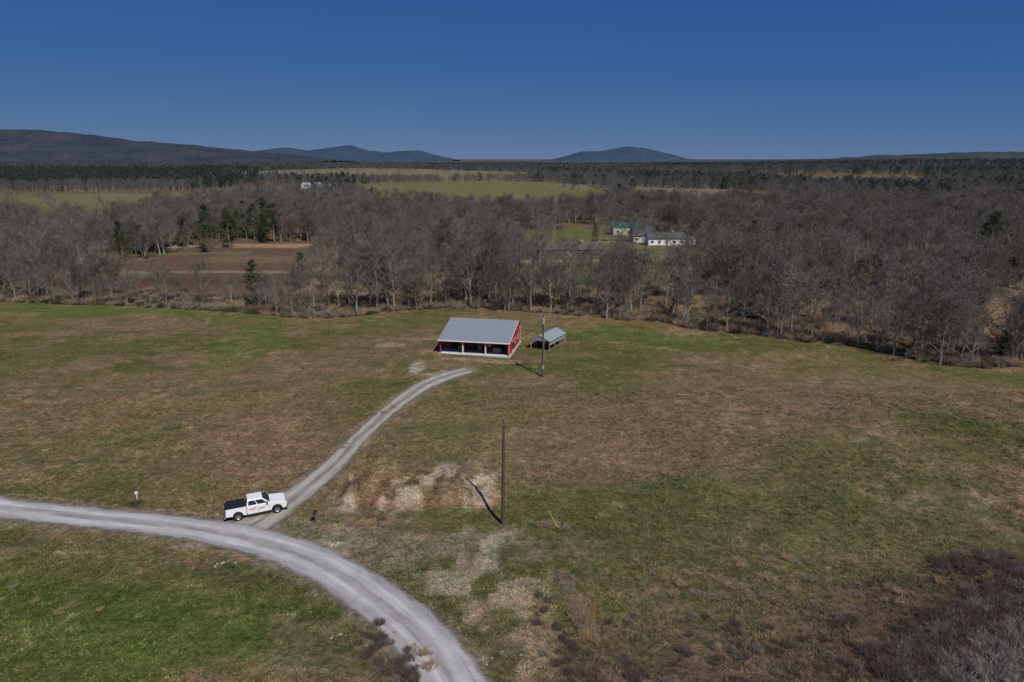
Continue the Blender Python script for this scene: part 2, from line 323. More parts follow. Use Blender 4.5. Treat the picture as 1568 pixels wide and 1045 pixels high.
def scatter(name,P,rot,scl,vi,c,col=None):
    me=bpy.data.meshes.new(name);n=len(P);me.vertices.add(n);me.vertices.foreach_set('co',np.asarray(P,np.float32).ravel())
    a=me.attributes.new('rot','FLOAT_VECTOR','POINT');a.data.foreach_set('vector',np.asarray(rot,np.float32).ravel())
    a=me.attributes.new('scl','FLOAT_VECTOR','POINT');a.data.foreach_set('vector',np.asarray(scl,np.float32).ravel())
    a=me.attributes.new('vi','INT','POINT');a.data.foreach_set('value',np.asarray(vi,np.int32))
    if col is not None:
        a=me.attributes.new('gcol','FLOAT_COLOR','POINT');a.data.foreach_set('color',np.concatenate([col,np.ones((n,1))],1).astype(np.float32).ravel())
    o=obj(name,me);ng=bpy.data.node_groups.new(name,'GeometryNodeTree')
    ng.interface.new_socket('Geometry',in_out='INPUT',socket_type='NodeSocketGeometry');ng.interface.new_socket('Geometry',in_out='OUTPUT',socket_type='NodeSocketGeometry')
    gi=ng.nodes.new('NodeGroupInput');go=ng.nodes.new('NodeGroupOutput');ip=ng.nodes.new('GeometryNodeInstanceOnPoints');ci=ng.nodes.new('GeometryNodeCollectionInfo')
    ci.inputs['Collection'].default_value=c;ci.inputs['Separate Children'].default_value=True;ci.inputs['Reset Children'].default_value=True;ip.inputs['Pick Instance'].default_value=True
    def na(nm,t):
        k=ng.nodes.new('GeometryNodeInputNamedAttribute');k.data_type=t;k.inputs['Name'].default_value=nm
        return k.outputs['Attribute']
    L=ng.links.new
    L(gi.outputs[0],ip.inputs['Points']);L(ci.outputs[0],ip.inputs['Instance']);L(na('vi','INT'),ip.inputs['Instance Index']);L(na('rot','FLOAT_VECTOR'),ip.inputs['Rotation']);L(na('scl','FLOAT_VECTOR'),ip.inputs['Scale']);L(ip.outputs[0],go.inputs[0])
    md=o.modifiers.new('scatter','NODES');md.node_group=ng;return o
NEAR=[bare_tree(100+k,[13,14,12,15,13,11][k],[11,12,10,13,9,12][k],6,5,4,.05,spread=[.42,.34,.50,.34,.46,.42][k]) for k in range(6)]
MIDT=[bare_tree(200+k,13,8,5,3,3,.11,spread=.42,mats=[BARK,FTWIG],sides=4) for k in range(4)]
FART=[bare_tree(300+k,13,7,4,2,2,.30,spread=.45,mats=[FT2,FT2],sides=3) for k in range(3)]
PINE=[pine(400+k,[15,13,11][k],[3.3,3.0,2.6][k],46,34,.5,[.22,.1,.05][k]) for k in range(3)]
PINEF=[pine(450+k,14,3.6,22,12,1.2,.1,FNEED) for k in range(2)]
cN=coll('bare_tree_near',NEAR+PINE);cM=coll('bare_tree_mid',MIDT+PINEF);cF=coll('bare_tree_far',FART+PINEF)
def place(x,y,zoff=0): return np.stack([x,y,hgt(x,y)+zoff],-1)
def openmask(x,y,extra=0):
    m=np.zeros(x.shape,bool)
    for P in FIELDS: m|=inpoly(x+14*(fbm(x,y,30,61)-.5),y+14*(fbm(x,y,30,62)-.5),P)
    return m
def rs(n,lo,hi,tilt=.04,var=.12):
    rot=np.stack([rng.normal(0,tilt,n),rng.normal(0,tilt,n),rng.uniform(0,6.283,n)],-1);s=rng.uniform(lo,hi,n);return rot,np.stack([s*rng.uniform(1-var,1+var,n),s*rng.uniform(1-var,1+var,n),s],-1)
def band(y1,y0,area,slope=.80):
    A=slope*(y1*y1-y0*y0)+80*(y1-y0);n=int(A/area);y=np.sqrt(rng.uniform(y0*y0,y1*y1,n));x=rng.uniform(-1,1,n)*(slope*y+40);return x,y
x,y=band(470,100,27);dl=y-tly(x)
k=(dl>1.5)&((~openmask(x,y))|(rng.random(len(x))<.03))&((dl<16)|(fbm(x,y,20,71)>.40))
k&=~((x>-102)&(x<-50)&(dl>11)&(y<300)&(rng.random(len(x))<.88))
k&=~((x>-102)&(x<-50)&(dl<=11)&(rng.random(len(x))<.2))
k&=~((x>2)&(x<52)&(dl>20)&(y<205)&(rng.random(len(x))<.6))
k&=~((dl<16)&(fbm(x,y,9,72)<.34))
x,y,dl=x[k],y[k],dl[k];n=len(x);rot,sc=rs(n,.52,1.22,.06,.2)
low=((x>-105)&(x<-45)&(dl<30));sc[low]*=.80
hn=fbm(x,y,28,81);sc*=(.70+.68*hn)[:,None]
sc[(dl<6)]*=.85
ev=(rng.random(n)<(.015+.28*ss(.58,.72,fbm(x,y,40,88))));vi=np.where(ev,6+rng.integers(0,3,n),rng.integers(0,6,n));sc[ev]*=.72
scatter('bare_forest',place(x,y),rot,sc,vi,cN)
random.seed(5)
for k in range(34):
    xx=random.uniform(-128,92);yy=float(tly(xx))+random.uniform(-1,3)
    o=obj('bare_tree',NEAR[k%6],loc=(xx,yy,hz(xx,yy)),rz=random.random()*6.28);s=random.uniform(.6,1.05)
    if -100<xx<-45: s*=.78
    o.scale=(s*random.uniform(.85,1.15),s,s)
for xx,yy,s in [(4.5,157,1.4),(24,160,1.15),(-20,163,1.15),(-36,155,1.1),(74,122,1.0),(66,126,.95),(80,117,.9),(44,300,1.1),(56,262,1.0),(70,250,.95),(-52,158,.9),(-10,164,1.2),(14,205,.9),(33,215,.8),(60,225,1.0)]:
    o=obj('bare_tree',NEAR[int(abs(xx))%6],loc=(xx,yy,hz(xx,yy)),rz=xx);o.scale=(s,s,s)
for q,(xx,yy,s) in enumerate([(-120,270,1.2),(-114,276,1.25),(-117,262,.95),(-110,305,1.3),(-117,312,1.25),(-124,318,1.0),(-104,300,1.15),(-107,296,1.0),(82,239,1.05),(88,250,.9),(-62.5,163,.9),(160,232,1.3),(168,240,1.2),(154,211,1.0),(150,205,.8),(103,178,.8),(174,250,1.2),(140,190,.8),(-58,186,.7),(48,206,.6),(-175,250,1.0),(62,148,.55),(150,250,1.1),(176,226,1.1),(84,120,.45),(88,118,.42),(91,121,.5)]):
    o=obj('pine_tree',PINE[q%3],loc=(xx,yy,hz(xx,yy)),rz=q*1.3);o.scale=(s*1.05,s*1.05,s)
def woods(name,y1,y0,area,c,nb,npn,lo,hi,zo=0):
    x,y=band(y1,y0,area);k=~openmask(x,y);x,y=x[k],y[k];n=len(x)
    pn=fbm(x,y,110,91);pp=np.where(pn>.60,.6,.03)
    pp=np.where((x<-.36*y)&(y>780)&(y<2100),.9,pp);pp=np.where((x>.33*y)&(y>600),np.maximum(pp,.16),pp);pp=np.where((y>2000)&(x>.2*y),np.maximum(pp,.5),pp);pp=np.where((y>1700),np.maximum(pp,.10),pp)
    isn=rng.random(n)<pp;vi=np.where(isn,nb+rng.integers(0,npn,n),rng.integers(0,nb,n));rot,sc=rs(n,lo,hi)
    scatter(name,place(x,y,zo),rot,sc,vi,c)
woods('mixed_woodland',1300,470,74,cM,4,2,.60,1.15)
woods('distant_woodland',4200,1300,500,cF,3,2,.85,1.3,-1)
hx=[];hy=[]
for (a,b_) in [((-260,655),(-90,620)),((-80,980),(80,940)),((-150,800),(10,760)),((-175,720),(-190,1010)),((120,660),(240,690)),((-420,1160),(-60,1200)),((-300,1320),(60,1330)),((-15,700),(-12,705)),((-120,610),(-60,560)),((40,800),(60,640)),((-330,780),(-180,750)),((-150,640),(-20,520)),((-60,880),(60,860))]:
    L=math.hypot(b_[0]-a[0],b_[1]-a[1]);q=int(L/5)+1;t=rng.random(q);hx+=list(a[0]+(b_[0]-a[0])*t+rng.normal(0,4,q));hy+=list(a[1]+(b_[1]-a[1])*t+rng.normal(0,4,q))
hx=np.array(hx);hy=np.array(hy);rot,sc=rs(len(hx),.4,.85);scatter('field_hedgerow',place(hx,hy),rot,sc,rng.integers(0,4,len(hx)),cM)
# underbrush
BR1=simple('brush_dark',(.11,.083,.066),.95,.4,1);BR2=simple('brush_grey',(.25,.22,.19),.95,.4,1);BR3=simple('brush_tan',(.40,.28,.155),.95,.35,1);BR4=simple('brush_brown',(.115,.083,.068),.95,.35,1);EVG=leafmat('broadleaf',(.03,.05,.015),(.08,.10,.03))
cB=coll('brush',[bush(1,1.6,50,.05,[BR1,BR2]),bush(2,1.8,50,.05,[BR1,BR1]),bush(3,1.4,70,.06,[BR1,EVG]),bush(4,1.6,50,.05,[BR2,BR3])])
xx=rng.uniform(-140,110,2400);dd=np.abs(rng.normal(0,8,2400));yy=tly(xx)+dd+3*(fbm(xx,xx*.3,6,5)-.5);k=np.abs(xx)<.85*yy;xx,yy=xx[k],yy[k];n=len(xx);rot,sc=rs(n,.3,1.0);scatter('hedge_underbrush',place(xx,yy),rot,sc,rng.choice([0,1,2,3],n,p=[.33,.20,.12,.35]),cB)
x,y=band(300,150,26);k=(y-tly(x)>8)&~openmask(x,y);x,y=x[k],y[k];n=len(x);rot,sc=rs(n,.5,1.2);scatter('forest_undergrowth',place(x,y),rot,sc,rng.choice([0,1,2,3],n,p=[.35,.25,.15,.25]),cB)
cP=coll('thicket',[bush(11,1.1,80,.022,[BR4,BR4]),bush(12,1.0,80,.022,[BR4,BR4]),bush(13,.8,70,.02,[BR1,BR3]),bush(14,1.1,80,.022,[BR4,BR2])])
def blob(n,cx,cy,rx,ry,rot=0):
    a=rng.uniform(0,6.283,n);r=rng.random(n)**.7;u=r*rx*np.cos(a);v=r*ry*np.sin(a);c,s=math.cos(math.radians(rot)),math.sin(math.radians(rot));return cx+u*c-v*s,cy+u*s+v*c
bx_,by_=[],[]
for a in [(950,46,44,14,9,10),(420,36,43,9,5,20),(130,28,40,7,3,10),(90,46,53,9,3,-10),(50,4.0,44,2.6,8,0),(60,-9.0,42.3,1.6,4.2,35),(50,8,39,7,3,0),(90,18,43,13,5,0)]:
    q=blob(*a);bx_.append(q[0]);by_.append(q[1])
x=np.concatenate(bx_);y=np.concatenate(by_);n=len(x);rot,sc=rs(n,.3,1.0,.1);sc[x<26]*=.62;scatter('thicket_brush',place(x,y),rot,sc,rng.choice([0,1,2,3],n,p=[.4,.3,.12,.18]),cP)
cT=coll('tall_grass',[bush(21,.9,60,.02,[BR3,BR3]),bush(22,.7,60,.02,[BR3,BR2])])
bx_,by_=[],[]
for a in [(90,5.2,48,.8,5,8),(26,3.6,60.6,2.2,.7,-10),(25,-15,60.5,4,1,0),(90,20,50,24,6,0),(25,-4.5,70.5,6,1,0),(14,-6.4,41.5,.8,4,30),(40,-40,90,30,14,0),(30,-45,48,18,6,0),(60,30,95,40,25,0)]:
    q=blob(*a);bx_.append(q[0]);by_.append(q[1])
x=np.concatenate(bx_);y=np.concatenate(by_);n=len(x);rot,sc=rs(n,.25,.8,.15);scatter('tall_dry_grass',place(x,y),rot,sc,rng.integers(0,2,n),cT)
g1=bush(31,3.0,170,.04,[BR2,BR2])
for xx,yy,s in [(33.5,39.2,.7),(31,37.8,.6),(36,40.5,.7),(29.5,36.8,.5),(34.5,37.2,.7),(32,41,.45),(37.5,43,.6),(28,38.2,.4),(35,42.5,.5),(30.5,40,.45)]:
    o=obj('leafless_bush',g1,loc=(xx,yy,hz(xx,yy)),rz=xx);o.scale=(s,s,s)
m,nt,b=mat('grass_blades');at=N(nt,'ShaderNodeAttribute',attribute_name='gcol');at.attribute_type='INSTANCER';nt.links.new(at.outputs['Color'],b.inputs['Base Color']);b.inputs['Specular IOR Level'].default_value=.1
def tuft(seed,R,n,h,w):
    random.seed(seed);g=MB()
    for k in range(n):
        a=random.random()*6.283;r=R*random.random();d=Vector((math.cos(a)*random.random(),math.sin(a)*random.random(),random.uniform(.3,.9))).normalized();g.twig(Vector((r*math.cos(a),r*math.sin(a),-.01)),d,h*random.uniform(.5,1.2),w,0)
    return mesh_from('tuft_shape',g.V,g.F,[m],g.M)
cG=coll('grass_tuft',[tuft(1,.24,22,.20,.045),tuft(2,.32,24,.17,.05),tuft(3,.18,18,.28,.04)])
n=75000;y=np.sqrt(rng.uniform(35**2,100**2,n));x=rng.uniform(-1,1,n)*(.80*y+4)
rd=np.minimum(pdist(x,y,[p[:2] for p in ROAD[::4]]),pdist(x,y,[p[:2] for p in DRIVE[::4]]))
k=(rd>2.5)&(rng.random(n)<ss(.32,.58,fbm(x,y,3.5,44)))
x,y=x[k],y[k];n=len(x);rot,sc=rs(n,.5,1.4,.15)
gc=zonecol(x[:,None],y[:,None])[:,0]*rng.uniform(.6,2.1,(n,1))*np.array([1.07,1.05,.95])
scatter('grass',place(x,y),rot,sc,rng.integers(0,3,n),cG,gc)
# ------------------------------------------------------------------ hills
def hillmat(name,a,b_):
    m,nt,b=mat(name);p=geo_pos(nt);f=noise(nt,p,.0035,6,.7);f2=noise(nt,p,.03,4,.8)
    c=mix(nt,mr(nt,f,.38,.62,0,1),a,b_);c=mix(nt,1,c,mix(nt,mr(nt,f2,.3,.7,0,1),(.65,.65,.65),(1.35,1.35,1.35)),'MULTIPLY');nt.links.new(c,b.inputs['Base Color']);b.inputs['Roughness'].default_value=1;b.inputs['Specular IOR Level'].default_value=0
    bump(nt,b,f2,.8,14);return m
def ridge(name,R,depth,m,rough):
    xs=np.array([r[0] for r in R],float);zs=np.array([r[1] for r in R],float);D0=R[0][2];n=420;m_=26
    x=np.linspace(xs[0],xs[-1],n);z=np.interp(x,xs,zs);kk=np.hanning(9);kk/=kk.sum();z=np.convolve(np.pad(z,4,'edge'),kk,'valid');V=[]
    for j in range(m_):
        t=j/(m_-1)*2-1;pr=math.cos(t*math.pi/2)**1.3
        xx=x;yy=D0+t*depth+0*x;w=fbm(xx,yy,depth*.35,33)-.5
        zz=z*pr*(1+.35*w*(1-pr))+rough*(fbm(xx,yy,60,34,3)-.5)*pr*1.0-12*(1-pr)
        V.append(np.stack([xx,yy,zz],-1))
    V=np.concatenate(V);F=[(j*n+i,j*n+i+1,(j+1)*n+i+1,(j+1)*n+i) for j in range(m_-1) for i in range(n-1)]
    return obj(name,mesh_from(name,V,F,[m],smooth_=True))
HM1=hillmat('hill_forest_hazed',(.034,.050,.070),(.066,.068,.082));HM2=hillmat('haze_blue_hill',(.040,.072,.112),(.052,.085,.124));HM3=hillmat('near_hill_forest_hazed',(.045,.060,.066),(.068,.074,.080))  # bluish base colours imitate aerial haze; no atmosphere is modelled
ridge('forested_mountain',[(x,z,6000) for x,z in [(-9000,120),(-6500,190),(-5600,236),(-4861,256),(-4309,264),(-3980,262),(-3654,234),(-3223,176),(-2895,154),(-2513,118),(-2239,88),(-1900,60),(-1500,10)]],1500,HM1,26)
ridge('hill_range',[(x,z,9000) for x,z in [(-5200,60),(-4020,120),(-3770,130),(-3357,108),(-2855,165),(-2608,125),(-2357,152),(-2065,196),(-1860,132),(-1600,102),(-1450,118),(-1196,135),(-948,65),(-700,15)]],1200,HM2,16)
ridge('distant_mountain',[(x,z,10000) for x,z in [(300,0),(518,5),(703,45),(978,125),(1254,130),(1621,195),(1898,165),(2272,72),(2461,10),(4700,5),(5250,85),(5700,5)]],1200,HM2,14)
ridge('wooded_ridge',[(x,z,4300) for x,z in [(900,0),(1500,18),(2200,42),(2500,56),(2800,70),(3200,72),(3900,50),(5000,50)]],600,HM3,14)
# ------------------------------------------------------------------ barn
RED=simple('red_metal_siding',(.42,.035,.03),.55,.12,2);WHT=simple('white_trim',(.78,.78,.76),.5,.05,4);CON=simple('concrete',(.42,.41,.38),.9,.15,4);DRK=simple('dark_interior',(.035,.03,.028),.9,.2,3);GLS=simple('window_glass',(.02,.025,.03),.08,.1,1,0,.8);WOOD=simple('weathered_wood',(.19,.14,.10),.9,.3,6)
def ribroof(name,col,rough=.45,axis='X',metal=.3):
    m,nt,b=mat(name);b.inputs['Roughness'].default_value=rough;b.inputs['Metallic'].default_value=metal
    tc=objc(nt);w=N(nt,'ShaderNodeTexWave',bands_direction=axis);w.inputs['Scale'].default_value=1.1;w.inputs['Distortion'].default_value=0;nt.links.new(tc,w.inputs[0])
    f=noise(nt,tc,.8,5);c=mix(nt,f,tuple(v*.88 for v in col),tuple(min(1,v*1.1) for v in col));c=mix(nt,mr(nt,w.outputs['Fac'],.85,1,0,.25),c,tuple(v*.6 for v in col));nt.links.new(c,b.inputs['Base Color']);bump(nt,b,w.outputs['Fac'],.5,.03);return m
def slab(name,P,th,m,parent):
    a,b_,c,d=[Vector(q) for q in P];n=(b_-a).cross(d-a).normalized()*th
    V=[a,b_,c,d,a+n,b_+n,c+n,d+n];F=[(3,2,1,0),(4,5,6,7),(0,1,5,4),(1,2,6,5),(2,3,7,6),(3,0,4,7)]
    return obj(name,mesh_from(name,V,F,[m]),parent)
ROOF=ribroof('grey_metal_roof',(.33,.355,.37))
bz=hz(-7,118)+.05
barn=empty('red_barn',(-13.2,120.3,bz),math.radians(-11))
W=12.9;Dp=11.0;ry=8.2;rz=4.75;ez=2.75;bk=3.7
box('foundation',-.25,W+.25,-.35,Dp+.2,-.8,.12,CON,barn)
py=3.2
zf=ez+(rz-ez)*(py/ry)
box('stall_wall',.1,W-.1,py,py+.1,.12,zf-.12,RED,barn)
box('back_wall',.1,W-.1,Dp-.1,Dp,.12,bk-.15,RED,barn)
for nm,x0 in (('left_wall',0),('right_wall',W-.1)):
    pr=[(0,.12),(Dp,.12),(Dp,bk-.1),(ry,rz-.12),(0,ez-.12)]
    if nm=='left_wall': pr=[(py,.12),(Dp,.12),(Dp,bk-.1),(ry,rz-.12),(py,zf-.12)]
    V=[(x0,a,c) for a,c in pr]+[(x0+.1,a,c) for a,c in pr];F=[(0,1,2,3,4),(9,8,7,6,5)]+[(i,i+5,(i+1)%5+5,(i+1)%5) for i in range(5)]
    obj(nm,mesh_from(nm,V,F,[RED]),barn)
ov=.2
slab('roof_front',[(-ov,-.5,ez-.13),(W+ov,-.5,ez-.13),(W+ov,ry,rz),(-ov,ry,rz)],.07,ROOF,barn)
slab('roof_back',[(-ov,ry+.004,rz),(W+ov,ry+.004,rz),(W+ov,Dp+.4,bk-.15),(-ov,Dp+.4,bk-.15)],.07,ROOF,barn)
box('ridge_cap',-ov,W+ov,ry-.12,ry+.12,rz+.075,rz+.10,CON,barn)
box('fascia',-ov,W+ov,-.56,-.505,ez-.25,ez-.05,WHT,barn)
slab('rake_trim',[(W+ov+.003,-.5,ez-.28),(W+ov+.04,-.5,ez-.28),(W+ov+.04,ry,rz-.15),(W+ov+.003,ry,rz-.15)],.2,WHT,barn)
box('header_beam',0,W,.0,.14,ez-.42,ez-.2,RED,barn)
for k in range(4):
    xx=.02+k*(W-.24)/3;wd=.2
    box('post_%d'%k,xx,xx+wd,-.02,.16,.12,ez-.42,WHT if k in(1,2) else RED,barn)
    for s in (-1,1):
        if (k==0 and s<0) or (k==3 and s>0): continue
        cx=xx+wd/2+s*wd/2;V=[(cx,.03,ez-1.15),(cx,.03,ez-.42),(cx+s*.75,.03,ez-.42),(cx,.1,ez-1.15),(cx,.1,ez-.42),(cx+s*.75,.1,ez-.42)]
        obj('brace',mesh_from('brace',V,[(0,1,2),(5,4,3),(0,2,5,3),(0,3,4,1),(1,4,5,2)],[RED]),barn)
box('kick_board',.25,W-.3,-.06,-.025,.13,.30,WHT,barn)
for k in range(3):
    x0=1.2+k*4.3;box('stall_door_%d'%k,x0,x0+2.2,py-.06,py-.003,.12,2.3,DRK,barn);box('stall_panel_%d'%k,x0+2.5,x0+3.4,py-.05,py-.003,.9,1.9,WHT if k==1 else DRK,barn)
for k,(y0,y1,z0,z1,mm) in enumerate([(3.4,4.5,.13,2.25,WHT),(5.6,6.7,1.1,2.1,WHT),(8.3,9.3,1.1,2.1,WHT)]):
    box('side_opening_frame_%d'%k,W+.003,W+.04,y0,y1,z0,z1,mm,barn);box('side_opening_%d'%k,W+.043,W+.055,y0+.12,y1-.12,z0+.12,z1-.12,GLS if k else RED,barn)
box('corner_trim_front',W+.003,W+.05,-.02,.14,.12,ez-.35,WHT,barn);box('corner_trim_back',W+.003,W+.05,Dp-.15,Dp,.12,bk-.4,WHT,barn)
for k,(x0,y0,w,h_) in enumerate([(3,1.6,1.2,1.0),(9.5,1.9,1.5,.8),(6.5,2.2,.8,1.3)]): box('stored_crate_%d'%k,x0,x0+w,y0,y0+.9,.12,.12+h_,WOOD if k!=1 else CON,barn,.04)
cp=empty('metal_carport',(3.5,123.5,hz(6,125)),math.radians(-28))
CR=ribroof('carport_roof',(.36,.40,.40),.5,'Y');
w,L=3.9,7.2;e=2.0;r_=2.9
slab('roof_left',[(-.2,-.2,e-.05),(w/2,-.2,r_),(w/2,L+.2,r_),(-.2,L+.2,e-.05)],-.05,CR,cp);slab('roof_right',[(w/2+.003,-.2,r_),(w+.2,-.2,e-.05),(w+.2,L+.2,e-.05),(w/2+.003,L+.2,r_)],-.05,CR,cp)
for k in range(4):
    for xx in (0,w-.08): box('leg_%d'%k,xx,xx+.08,k*(L-.08)/3,k*(L-.08)/3+.08,-.3,e-.08,CON,cp)
box('side_panel',w-.06,w-.03,.1,L-.1,1.15,e-.1,CR,cp);box('rail_left',0,.06,.08,L,.9,.98,CON,cp)
V=[(0,-.1,e-.1),(w,-.1,e-.1),(w/2,-.1,r_-.1)];obj('front_gable',mesh_from('front_gable',V,[(0,1,2)],[CR]),cp)
box('stored_trailer_bed',.6,w-.6,1,L-1.5,.5,.75,DRK,cp,.03);box('stored_load',1,w-1,1.8,L-2.5,.75,1.3,WOOD,cp,.08)
# ------------------------------------------------------------------ poles
PW=simple('pole_wood',(.085,.068,.055),.9,.3,3);MT=simple('galvanised_metal',(.45,.46,.47),.5,.1,4,.4)
def pole(x,y,h,tr,lean=0):
    e=empty('utility_pole',(x,y,hz(x,y)));g=MB();n=8
    for k in range(n): g.tube(Vector((lean*k/n,0,-.5+(h+.5)*k/n)),Vector((lean*(k+1)/n,0,-.5+(h+.5)*(k+1)/n)),.19-.07*k/n,.19-.07*(k+1)/n,10)
    k=len(g.V);g.V.append(Vector((lean,0,h+.03)))
    for j in range(10): g.F.append((k-10+j,k-10+(j+1)%10,k));g.M.append(0)
    obj('shaft',mesh_from('shaft',g.V,g.F,[PW],smooth_=True),e)
    g=MB();g.tube(Vector((0,0,0)),Vector((0,0,.22)),.05,.03,8);obj('insulator',mesh_from('insulator',g.V,g.F,[MT]),e,(lean,0,h+.03))
    if tr:
        g=MB();g.tube(Vector((0,-.36,h-1.9)),Vector((0,-.36,h-1.0)),.22,.22,12);g.tube(Vector((0,-.36,h-1.0)),Vector((0,-.36,h-.92)),.22,.03,12);g.tube(Vector((.1,-.4,h-.92)),Vector((.12,-.4,h-.7)),.04,.03,6);g.tube(Vector((-.1,-.4,h-.92)),Vector((-.12,-.4,h-.7)),.04,.03,6);obj('transformer',mesh_from('transformer',g.V,g.F,[MT]),e)
        box('meter_box',-.17,.17,-.33,-.15,1.4,1.95,MT,e,.02);g=MB();g.tube(Vector((.13,-.1,.1)),Vector((.13,-.1,h-2)),.03,.03,6);obj('conduit',mesh_from('conduit',g.V,g.F,[MT]),e)
    return e
p1=pole(-.91,60.9,11.2,False,.12);p2=pole(5.05,106.8,10.9,True)
YL=simple('yellow_plastic',(.55,.40,.06),.6,.1,3)
g=MB();a=Vector((-.6,60.9,9.8+hz(-.91,60.9)));c=Vector((4.6,60.0,hz(4.6,60)));g.tube(a,c,.007,.007,4);
gw=obj('guy_wire',mesh_from('guy_wire',g.V,g.F,[MT]));g=MB();d=(a-c).normalized();g.tube(c-d*.2,c+d*2.2,.035,.03,8);o=obj('guard',mesh_from('guard',g.V,g.F,[YL]),gw)
def post(name,x,y,h,r,m,cap=None):
    g=MB();g.tube(Vector((0,0,-.3)),Vector((.02,0,h)),r,r*.9,8);g.tube(Vector((.02,0,h)),Vector((.02,0,h+.03)),r*.9,.005,8)
    e=empty(name,(x,y,hz(x,y)));obj('post',mesh_from('post',g.V,g.F,[m]),e)
    if cap: box('head',*cap,e,.02)
    return e
post('mailbox',-19.7,61.3,1.05,.06,PW,(-.12,.16,-.28,.28,1.05,1.32,DRK))
post('marker_post',-40,66,1.1,.06,WHT,(-.12,.14,-.1,.1,.95,1.25,WHT))
sb=bush(41,.9,70,.03,[BR1,BR1]);o=obj('shrub',sb,loc=(-40,65.6,hz(-40,65.6)));o.scale=(1,1,.7)
o=obj('shrub',bush(42,1,80,.03,[BR2,EVG]),loc=(-25.2,53.8,hz(-25.2,53.8)));o.scale=(.7,.6,.5)
# rocks
random.seed(9);ROCK=simple('limestone_rock',(.34,.315,.27),.9,.3,3)
bm=bmesh.new()
for cx,cy,n,s in [(-25.9,54.3,4,.24),(-13.3,44.6,3,.13),(4.8,49,3,.16),(-3.5,50,5,.09),(-.8,42.5,5,.11)]:
    for k in range(n):
        x=cx+random.gauss(0,.8);y=cy+random.gauss(0,.5);r=s*random.uniform(.4,1.1);q=bmesh.ops.create_icosphere(bm,subdivisions=2,radius=r,matrix=Matrix.Translation((x,y,hz(x,y)+r*.05))@Matrix.Rotation(random.random()*6,4,'Z')@Matrix.Diagonal((1.3,.9,.5,1)))
        for v in q['verts']: v.co+=Vector((random.gauss(0,1),random.gauss(0,1),random.gauss(0,1)))*r*.07
me=bpy.data.meshes.new('rocks');bm.to_mesh(me);bm.free();me.materials.append(ROCK);obj('limestone_rocks',me)
# ------------------------------------------------------------------ truck
PNT=simple('white_paint',(.80,.80,.81),.25,.02,2,0,.5);BLK=simple('black_plastic',(.018,.018,.02),.55,.2,6);TIRE=simple('tire_rubber',(.022,.022,.022),.9,.2,8);RIM=simple('alloy_rim',(.5,.5,.52),.3,.05,4,.7);CHR=simple('chrome',(.6,.6,.62),.15,.03,3,.9);RL=simple('red_lens',(.4,.01,.01),.2,.1,3);REDL=simple('red_decal',(.55,.03,.03),.5,.1,3);HL=simple('headlight',(.7,.72,.75),.1,.05,3,0,.8)
tz=max(hz(-26.2+dx,63.1+dy) for dx,dy in ((1.9,.9),(-1.6,-.7),(1.4,1.8),(-2,.1),(0,0)))
tr=empty('pickup_truck',(-26.2,63.1,tz+.03),math.radians(24.5));tr.scale=(1,1,1)
hw=1.0
def arc(cx,r,z,n=9): return [(cx+r*math.cos(math.pi*(1-k/(n-1))),z+r*math.sin(math.pi*(1-k/(n-1)))) for k in range(n)]
def prism(name,pr,y0,y1,m,bev=.03,par=tr):
    n=len(pr);V=[(x,y0,z) for x,z in pr]+[(x,y1,z) for x,z in pr];F=[tuple(range(n)),tuple(range(2*n-1,n-1,-1))]+[((i+1)%n,i,i+n,(i+1)%n+n) for i in range(n)]
    me=mesh_from(name,V,F,[m]);bm=bmesh.new();bm.from_mesh(me);bmesh.ops.recalc_face_normals(bm,faces=bm.faces);bm.to_mesh(me);bm.free();o=obj(name,me,par)
    if bev: b=o.modifiers.new('b','BEVEL');b.width=bev;b.segments=2;b.limit_method='ANGLE';b.angle_limit=.6
    return o
front=[(-.93,.48)]+arc(1.95,.52,.50)+[(2.75,.50),(2.90,.62),(2.93,1.08),(2.82,1.22),(2.3,1.30),(1.35,1.36),(-.93,1.34)]
prism('cab_lower_body',front,-hw,hw,PNT,.05)
rear=[(-2.92,.62),(-2.35,.58)]+arc(-1.78,.50,.52)+[(-.96,.50),(-.96,1.40),(-2.92,1.40)]
prism('bed_side_right',rear,-hw,-hw+.09,PNT,.02);prism('bed_side_left',rear,hw-.09,hw,PNT,.02)
box('bed_floor',-2.90,-.97,-hw+.095,hw-.095,.72,.80,BLK,tr);box('bed_front',-1.04,-.965,-hw+.095,hw-.095,.81,1.39,BLK,tr);box('tonneau_cover',-2.86,-1.0,-hw+.05,hw-.05,1.403,1.46,BLK,tr,.02)
box('tailgate',-2.96,-2.90,-hw+.10,hw-.10,.66,1.395,BLK,tr,.02);box('rear_bumper',-3.10,-2.93,-hw+.03,hw-.03,.45,.64,CHR,tr,.03);box('front_bumper',2.86,3.02,-hw+.02,hw-.02,.42,.66,CHR,tr,.04)
box('grille',2.925,2.96,-.6,.6,.72,1.1,BLK,tr,.01)
